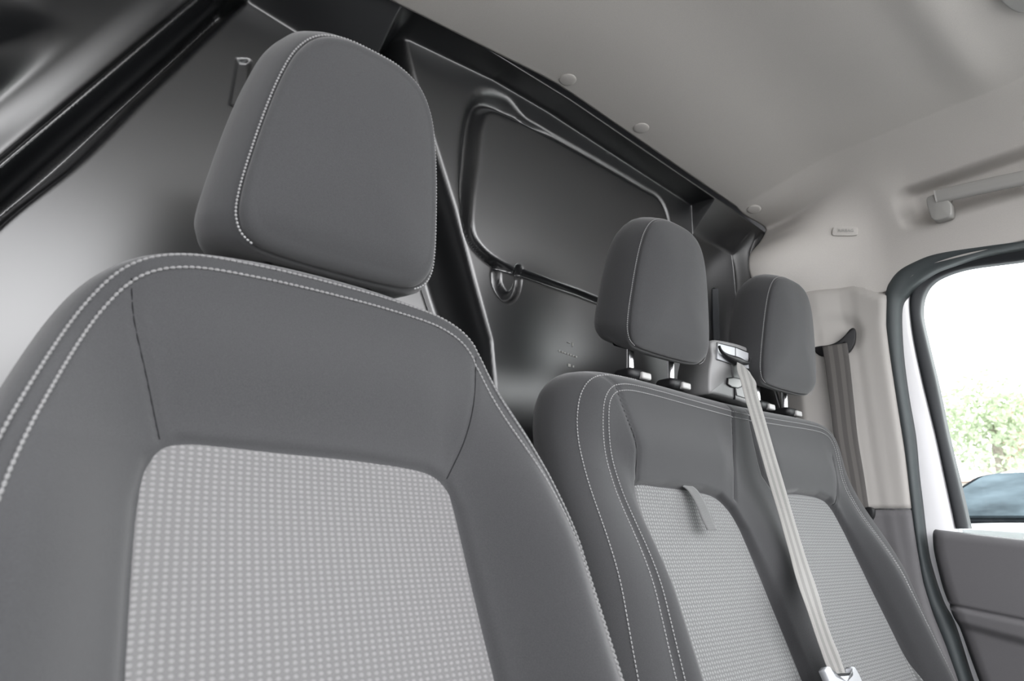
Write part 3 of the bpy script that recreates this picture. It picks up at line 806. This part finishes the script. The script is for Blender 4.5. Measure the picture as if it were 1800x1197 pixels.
# small tape loop hanging over the middle seat's panel
def tape():
    px = [(1204, 852), (1217, 862), (1229, 880), (1238, 900), (1245, 917), (1252, 931)]
    C = []
    for i, (a, b) in enumerate(px):
        f = i / 5; Y = .80 + float(prof_b(np.array(.06))) + .012 - .016 * math.sin(f * math.pi * .5) - .034 * f
        C.append(on_y(a, b, Y))
    C = spline(C, 40); T = np.gradient(C, axis=0); T /= np.linalg.norm(T, axis=1)[:, None]
    wd = np.array([1, 0, 0.0]); W_ = wd - T * (T @ wd)[:, None]; W_ /= np.linalg.norm(W_, axis=1)[:, None]; N_ = np.cross(T, W_)
    return ribbon('pull_strap', C, W_, N_, .034, .0016, M['strap'], bench)
tape()

# ---- belt outlet housing standing on the bench between the head restraints
def housing():
    h = empty('belt_housing', (1.345, .86, .30), parent=bench)
    f = [(1250, 603), (1256, 597), (1275, 599), (1300, 605), (1318, 613), (1326, 624), (1329, 650), (1331, 680), (1334, 714), (1300, 704), (1256, 692), (1248, 690), (1248, 650), (1252, 625)]
    p0 = (1.35, .835, .4); nrm = (0, 1, .05)
    FR = [on_p(a, b, p0, nrm) for a, b in f]
    plate('housing_shell', resample(spline(FR, 120, True), 120, True), .09, M['silver_dark'], h, bev=.006, smooth=True)
    def pl(name, pts, off, m, dep=.006, bev=.001, par=h):
        q = [on_p(a, b, (1.35, .835 - off, .4), nrm) for a, b in pts]
        return plate(name, resample(np.array(q), 60, True), dep, m, par, bev=bev)
    pl('cover_frame', [(1260.5, 601.5), (1293, 609), (1320, 620), (1325, 652), (1259.5, 632)], .002, M['black'])
    pl('cover', [(1262.5, 603.5), (1292.3, 611), (1292.3, 641), (1261, 631)], .005, M['tongue'])
    pl('cover', [(1294, 611.5), (1318.5, 621.5), (1322.5, 649.5), (1294, 641.5)], .005, M['tongue'])
    # curved black belt slot lip
    C = spline([on_p(a, b, (1.35, .822, .4), nrm) for a, b in [(1264, 608), (1268, 617), (1278, 626), (1292, 633), (1306, 637), (1315, 638), (1317.5, 633), (1318, 629)]], 50)
    t = np.linspace(0, 1, 50); rad = .0028 + .0090 * np.exp(-((t - .52) / .30) ** 2)
    tube('belt_slot_lip', C, rad, M['black'], h, n=14, flat=.8)
    # recessed channel and the oval press stud below
    pl('channel', [(1287, 640), (1306, 645), (1312, 700), (1296, 695), (1291, 668)], .0032, M['silver_dark'])
    ov = [(1280, 664), (1290, 662.5), (1302, 665), (1306, 671), (1305, 680), (1298, 683), (1286, 680.5), (1279, 675)]
    pl('oval_rim', ov, .0042, M['black']); pl('oval_button', [(1292 + (a - 1292) * .88, 673 + (b - 673) * .84) for a, b in ov], .006, M['silver'])
    pl('centre_joint', [(1292.2, 682), (1293.2, 682), (1293.6, 702), (1292.6, 701)], .0036, M['black'])
    return h
housing()

# ---- middle seat belt (loose, hangs from the housing down across the bench)
def middle_belt():
    px = [(1307, 643), (1314, 668), (1322, 700), (1335, 745), (1355, 815), (1380, 900), (1405, 985), (1430, 1065), (1452, 1130), (1470, 1176), (1484, 1215)]
    C = []
    for i, (a, b) in enumerate(px):
        # step along the ray to the seat surface, then stand off it
        d = ray(a, b); ks = np.linspace(.5, 1.0, 2000)[:, None] * (1.0 / d[1]); Q = ks * d
        S = S_bench(Q[:, 0], np.minimum(Q[:, 2], .29), False); hit = Q[np.argmax(Q[:, 1] > S)]
        f = i / (len(px) - 1)
        if i == 0: Y = .819
        else: Y = min(hit[1] - .020 - .030 * math.sin(math.pi * min(1, f * 1.1)), .826)
        C.append(on_y(a, b, Y))
    C = spline(C, 160); T = np.gradient(C, axis=0); T /= np.linalg.norm(T, axis=1)[:, None]
    t = np.linspace(0, 1, 160)
    W_ = []
    for i in range(160):
        k = float(ss(.0, .12, t[i])); wd = np.array([.90, .10 - .16 * k, -.28]); wd = np.array([.93, -.0, -.30]) * (1 - k) + np.array([.98, -.10, .0]) * k
        wd = wd - T[i] * (wd @ T[i]); W_.append(wd / np.linalg.norm(wd))
    W_ = np.array(W_); N_ = np.cross(T, W_)
    o = empty('seat_belt', tuple(C[0]), 'pale grey belt running down across the bench from the box between head restraints', 'seat belt', 'seat belts')
    wid = np.interp(t, [0, .05, .3, 1], [.046, .053, .052, .047])
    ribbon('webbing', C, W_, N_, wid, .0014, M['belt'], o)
    # tongue at the bottom
    c = C[-14]; nn = np.array([.08, -1, .30]); nn /= np.linalg.norm(nn); c = c + nn * .004
    tp = [(1450, 1178), (1455, 1171), (1460, 1172), (1469, 1188), (1484, 1188), (1499, 1186), (1497, 1171), (1503, 1172), (1511, 1186), (1524, 1215), (1500, 1222), (1472, 1222), (1462, 1206)]
    plate('tongue', resample(np.array([on_p(a, b, c, nn) for a, b in tp]), 110, True), .012, M['tongue'], o, bev=.0018, dirn=tuple(-nn), smooth=True)
    plate('tongue_slot', resample(np.array([on_p(a, b, c - nn * .001, nn) for a, b in [(1467, 1184), (1500, 1182), (1501, 1187), (1469, 1189)]]), 40, True), .004, M['black'], o, bev=.0004, dirn=tuple(-nn))
    return o
middle_belt()

# ---- outer seat belt on the pillar
def outer_belt():
    o = empty('seat_belt', tuple(on_x(1471, 610, 1.93)), 'dark grey belt hanging down the light pillar trim from a black guide', 'seat belt', 'seat belts')
    px = [(1467, 606), (1472, 640), (1479, 700), (1487, 770), (1499, 840), (1509, 905), (1514, 935)]
    C = spline([on_x(a, b, 1.893 - .003 * i) for i, (a, b) in enumerate(px)], 90)
    T = np.gradient(C, axis=0); T /= np.linalg.norm(T, axis=1)[:, None]
    wd = np.array([-.30, .95, 0]); W_ = wd - T * (T @ wd)[:, None]; W_ /= np.linalg.norm(W_, axis=1)[:, None]; N_ = np.cross(T, W_)
    t = np.linspace(0, 1, 90)
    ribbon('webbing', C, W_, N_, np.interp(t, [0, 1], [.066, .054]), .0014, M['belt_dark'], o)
    # crescent guide
    f = [(1429, 611), (1440, 608), (1456, 606), (1470, 601), (1484, 590), (1493, 579), (1500, 576), (1504, 582), (1503, 600), (1497, 613), (1488, 621), (1475, 619), (1460, 621), (1447, 626), (1438, 623), (1432, 617)]
    P = [on_p(a, b, (1.905, .84, .56), (1, .38, 0)) for a, b in f]
    plate('belt_guide', spline(P, 90, True), .012, M['black'], o, bev=.003, dirn=(1, .3, 0), smooth=True)
    c = on_p(1485, 604, (1.898, .84, .56), (1, .38, 0)); rbox('guide_bolt', tuple(c), (.012, .012, .012), .0055, M['black'], o)
    # lower guide lug
    c = on_x(1522, 905, 1.905)
    f = [(1516, 896), (1525, 891), (1532, 893), (1535, 898), (1534, 908), (1529, 915), (1518, 917)]
    P = [on_x(a, b, 1.865) for a, b in f]
    plate('belt_lug', spline(P, 60, True), .014, M['black'], o, bev=.003, dirn=(1, 0, 0), smooth=True)
outer_belt()

# ================================================================== FITTINGS ON THE HEADLINER
deps = bpy.context.evaluated_depsgraph_get(); bpy.context.view_layer.update()
deps.update()
def cast(px, py, obj):
    d = Vector(ray(px, py)).normalized(); mw = obj.matrix_world.inverted()
    o0 = mw @ Vector((0, 0, EYE)); ok, loc, nrm, _ = obj.ray_cast(o0, d)
    if not ok: return None
    q = obj.matrix_world @ loc; return np.array([q.x, q.y, q.z - EYE]), np.array(nrm)
clip_labels = ['round grey trim clip on the headliner, nearest the large head restraint', 'round grey trim clip on the headliner, middle of the row of three', 'round grey trim clip on the headliner, in the corner above the bench']
for (px, py), lab in zip([(998, 140), (1127, 225), (1325.5, 368)], clip_labels):
    h = cast(px, py, ceiling)
    if h is None: continue
    p, nm = h
    if nm @ p > 0: nm = -nm
    nm = nm / np.linalg.norm(nm); a = np.cross(nm, [0, 1, 0]); a /= np.linalg.norm(a); b = np.cross(nm, a)
    V = []; n = 48; rs = [(.3, .0032), (.6, .0029), (.85, .0020), (.97, .0008), (1.0, 0), (1.0, -.004)]
    r0 = .021
    for k, hgt in rs:
        for i in range(n):
            th = 2 * math.pi * i / n; V.append(p + r0 * k * (math.cos(th) * a + math.sin(th) * b) + nm * (hgt + .0005))
    V.append(p + nm * .0038)
    F = grid_faces(n, len(rs), True) + [(n * len(rs), (i + 1) % n, i) for i in range(n)]
    o = mesh('trim_clip', V, F, M['headliner']); props(o, lab, 'trim clip', 'clips along the headliner edge')

# AIRBAG badge
h = cast(1485.5, 406.5, ceiling)
if h:
    p, nm = h
    if nm @ p > 0: nm = -nm
    nm = nm / np.linalg.norm(nm)
    P0 = p + nm * .007
    bdg = empty('airbag_badge', tuple(P0), 'small rounded grey badge embossed AIRBAG on the headliner side', 'badge')
    box = [(1465, 401), (1470, 398.5), (1503, 398.8), (1508.5, 402), (1508, 409), (1504, 413.5), (1470, 414), (1463, 411.5)]
    Q = spline([on_p(a, b, P0, nm) for a, b in box], 80, True)
    plate('plate', Q, .014, M['headliner'], bdg, bev=.0012, dirn=tuple(-nm), smooth=True)
    cu = bpy.data.curves.new('lettering', 'FONT'); cu.body = 'AIRBAG'; cu.size = .0155; cu.extrude = .0006; cu.align_x = 'CENTER'; cu.align_y = 'CENTER'
    to = bpy.data.objects.new('t', cu); COL.objects.link(to); bpy.context.view_layer.update()
    me = bpy.data.meshes.new_from_object(to.evaluated_get(bpy.context.evaluated_depsgraph_get())); bpy.data.objects.remove(to)
    me.materials.clear(); me.materials.append(M['handle'])
    r1 = on_p(1505, 406.5, P0, nm) - on_p(1467, 406.5, P0, nm); ux = r1 / np.linalg.norm(r1); uy = np.cross(nm, ux)
    lo = bpy.data.objects.new('lettering', me); reg(lo, bdg, P0)
    Rm = Matrix(((ux[0], uy[0], nm[0]), (ux[1], uy[1], nm[1]), (ux[2], uy[2], nm[2]))).to_4x4()
    k = .82
    for v in me.vertices: v.co = Rm @ Vector((v.co.x * k, v.co.y * k, v.co.z + .0012))

# grab handle in its pocket
def grab_handle():
    o = empty('grab_handle', tuple(on_x(1740, 345, 1.93)), 'light grey fold down grab handle above the passenger door', 'grab handle')
    X0 = 1.925
    top = [(1633, 350), (1640, 341), (1660, 336), (1700, 328), (1750, 317), (1800, 307), (1860, 296)]
    bar = spline([on_x(a, b + 3, X0 - .004) for a, b in [(1645, 343), (1660, 340), (1700, 331), (1750, 320), (1800, 310), (1860, 299), (1930, 290)]], 60)
    V = []
    N = len(bar); sec = [(.5, -.5), (.8, -.2), (.8, .2), (.5, .5), (-.5, .5), (-.8, .2), (-.8, -.2), (-.5, -.5)]
    for i, c in enumerate(bar):
        for a, b in spline(sec, 24, True):
            V.append(c + np.array([b * .020, 0, 0]) + np.array([0, 0, 1]) * a * .024)
    F = grid_faces(24, N, True) + [tuple(range(24)), tuple(range((N - 1) * 24, N * 24))[::-1]]
    mesh('grip', V, F, M['handle'], o)
    foot = [(1628, 352), (1634, 344), (1650, 340), (1668, 340), (1667, 352), (1671, 358), (1672, 374), (1668, 380), (1652, 385), (1640, 386), (1634, 376)]
    plate('foot', spline([on_x(a, b, X0 - .008) for a, b in foot], 80, True), .03, M['handle'], o, bev=.003, dirn=(1, 0, 0), smooth=True)
    # forward foot (outside the frame)
    c = bar[-1]; rbox('foot', (c[0] + .008, c[1] - .01, c[2] - .01), (.03, .05, .05), .01, M['handle'], o)
grab_handle()

# sun visor corner at the top right
def visor():
    h = cast(1795, 10, ceiling)
    p = h[0] if h else on_y(1795, 10, .2)
    z = p[2] - .016
    def at(px, py): d = ray(px, py); return d * (z / d[2])
    P = [at(a, b) for a, b in [(1757, -4), (1768, 12), (1783, 22), (1800, 25), (1900, 30), (2020, 28), (2120, -60), (2060, -160), (1850, -140), (1770, -60)]]
    o = plate('sun_visor', spline(P, 120, True), .016, M['handle'], bev=.005, dirn=(0, 0, 1), smooth=True)
    props(o, 'grey padded sun visor corner at the top right edge of the headliner', 'sun visor')
visor()

# pale stamped marks on the bulkhead
def marks():
    c0 = on_p(1000, 625, (0, YR - .0045, .6), (0, 1, TR))
    o = empty('stamped_marking', tuple(c0), 'small pale stamped marks on the bulkhead left of the bench', 'marking')
    def box(name, c, w_, h_):
        p = on_p(c[0], c[1], (0, YR - .0020, .6), (0, 1, TR)); a = np.array([1, 0, 0]); b = np.array([0, -TR, 1])
        q = [p + a * u * w_ / 2 + b * v * h_ / 2 for u, v in ((-1, -1), (1, -1), (1, 1), (-1, 1))]
        plate(name, np.array(q), .004, M['paint_mark'], o, bev=.0003)
    box('bracket_mark', (1007, 606), .0035, .010); box('bracket_mark', (1000, 602), .010, .0022)
    for i in range(7): box('dash_mark', (984 + i * 4.9, 617 + i * 1.7), .0062, .0042)
    box('symbol_mark', (1001, 642), .009, .007); box('symbol_mark', (1008, 644), .005, .005)
marks()

# ================================================================== OUTSIDE
slab('ground', [(-60, -60, -1.35), (60, -60, -1.35), (60, 60, -1.35), (-60, 60, -1.35)], .2, M['asphalt'], (0, 0, -1))

def parked_car():
    """white van seen nose-on through the passenger window"""
    X0 = 5.4; c = on_x(1715, 880, X0)
    o = empty('parked_car', (X0 + 1.0, c[1] - .78, -1.33), 'white car with a pale blue windscreen parked beyond the passenger window', 'car')
    yc = c[1] - .78; hw = 1.0
    zt = on_x(1750, 838, X0)[2]; zb = on_x(1750, 925, X0 - .8)[2]
    prof = [(X0 - 1.7, -1.0), (X0 - 1.75, -.65), (X0 - 1.6, -.30), (X0 - .85, zb + .01), (X0 + .15, zt), (X0 + .5, zt + .09), (X0 + 2.6, zt + .10), (X0 + 2.9, zt - .1), (X0 + 3.0, -.6), (X0 + 2.95, -1.0)]
    P = resample(np.array(prof), 700); ys = np.linspace(-1, 1, 25); V = []
    for y in ys:
        for x, z in P:
            tb = .12 * max(0, (z + .35)) ; e = abs(y) ** 6
            V.append((x + .18 * e * (1 if x < X0 + .6 else -1), yc + y * (hw - tb), z - .06 * e * (z > zb)))
    n = 700; F = grid_faces(n, 25) + [tuple(range(n)), tuple(range(24 * n, 25 * n))[::-1]]
    b = mesh('body', V, F, M['white_paint'], o)
    def q(t, y, lift=.02):
        x = (X0 - .80) * (1 - t) + (X0 + .14) * t; z = (zb + .02) * (1 - t) + (zt) * t
        return (x - lift * .7, yc + y, z + lift)
    rr = [q(.02, -.86), q(.02, 0), q(.02, .86), q(.5, .80), q(.93, .73), q(1.0, .66), q(1.0, 0), q(1.0, -.66), q(.93, -.73), q(.5, -.80)]
    cc = np.array(rr).mean(0); rim = cc + (np.array(rr) - cc) * np.array([1.06, 1.06, 1.10])
    plate('windscreen_surround', resample(rim, 90, True), .03, M['gasket'], o, dirn=(.7, 0, -.7), smooth=False)
    rr = [(a - .012, b, c_ + .012) for a, b, c_ in rr]
    plate('windscreen', resample(np.array(rr), 90, True), .02, M['skyglass'], o, dirn=(.7, 0, -.7), smooth=False)
    for sx in (-1, 1):
        for x in (X0 - .95, X0 + 2.1):
            a = np.linspace(0, 2 * math.pi, 40)[:-1]
            tube('wheel', [(x, yc + sx * .82, -1.03), (x, yc + sx * .84, -1.03), (x, yc + sx * .98, -1.03), (x, yc + sx * 1.0, -1.03)], [.28, .32, .32, .28], M['rubber'], o, n=36)
    # side mirror
    rbox('mirror', (X0 - .45, yc + hw + .08, zb + .10), (.12, .22, .20), .05, M['rubber'], o)
parked_car()

def house():
    p = on_x(1740, 850, 24.0)
    o = empty('house', (26, p[1] - 3, -1.33), 'pale house with a low roof and brick chimney beyond the parked car', 'house')
    e = on_x(1690, 848, 24.0); y1 = e[1]; zt = e[2]; y0 = y1 - 16
    rbox('wall', (27, (y0 + y1) / 2, (zt - 1.35) / 2), (6, y1 - y0, zt + 1.35), .03, M['render_wall'], o, n=1)
    ridge = on_x(1770, 770, 27)[2]
    V = [(23.7, y1 + .3, zt), (23.7, y0 - .3, zt), (30.3, y0 - .3, zt), (30.3, y1 + .3, zt), (27, y1 - 2.5, ridge), (27, y0 + 2, ridge)]
    mesh('roof', V, [(0, 1, 5, 4), (1, 2, 5), (2, 3, 4, 5), (3, 0, 4), (0, 3, 2, 1)], M['roof_tile'], o, smooth=False)
    c = on_x(1790, 765, 26.5); rbox('chimney', (26.5, c[1], c[2]), (.9, .9, 2.0), .02, M['brick'], o, n=1)
house()

def tree(px, py, X, r, hgt, label):
    c = on_x(px, py, X); rng = random.Random(int(px))
    o = empty('tree', (c[0], c[1], -1.35), label, 'tree')
    tube('trunk', [(c[0], c[1], -1.35), (c[0] + .1, c[1], c[2] * .5 - .6), (c[0], c[1], c[2])], [.22, .16, .08], M['bark'], o)
    V = []; F = []
    for i in range(2600):
        u = Vector((rng.gauss(0, 1), rng.gauss(0, 1), rng.gauss(0, 1))).normalized()
        rr = r * rng.random() ** .45 * (1 + .25 * math.sin(5 * u.x + 3 * u.z) * math.cos(4 * u.y))
        p = np.array(c) + np.array(u) * rr * np.array([1, 1.1, hgt / r])
        a = np.array([rng.gauss(0, 1) for _ in range(3)]); a /= np.linalg.norm(a); b = np.cross(a, [rng.random(), .3, rng.random()]); b /= np.linalg.norm(b)
        s = .13 * r / 2.2; k = len(V); V += [p - a * s, p + b * s * .5, p + a * s, p - b * s * .5]; F.append((k, k + 1, k + 2, k + 3))
    mesh('foliage', V, F, M['leaf'], o, smooth=False)
tree(1745, 748, 20, 1.5, 1.25, 'pale leafy tree standing beyond the white car outside the passenger window')
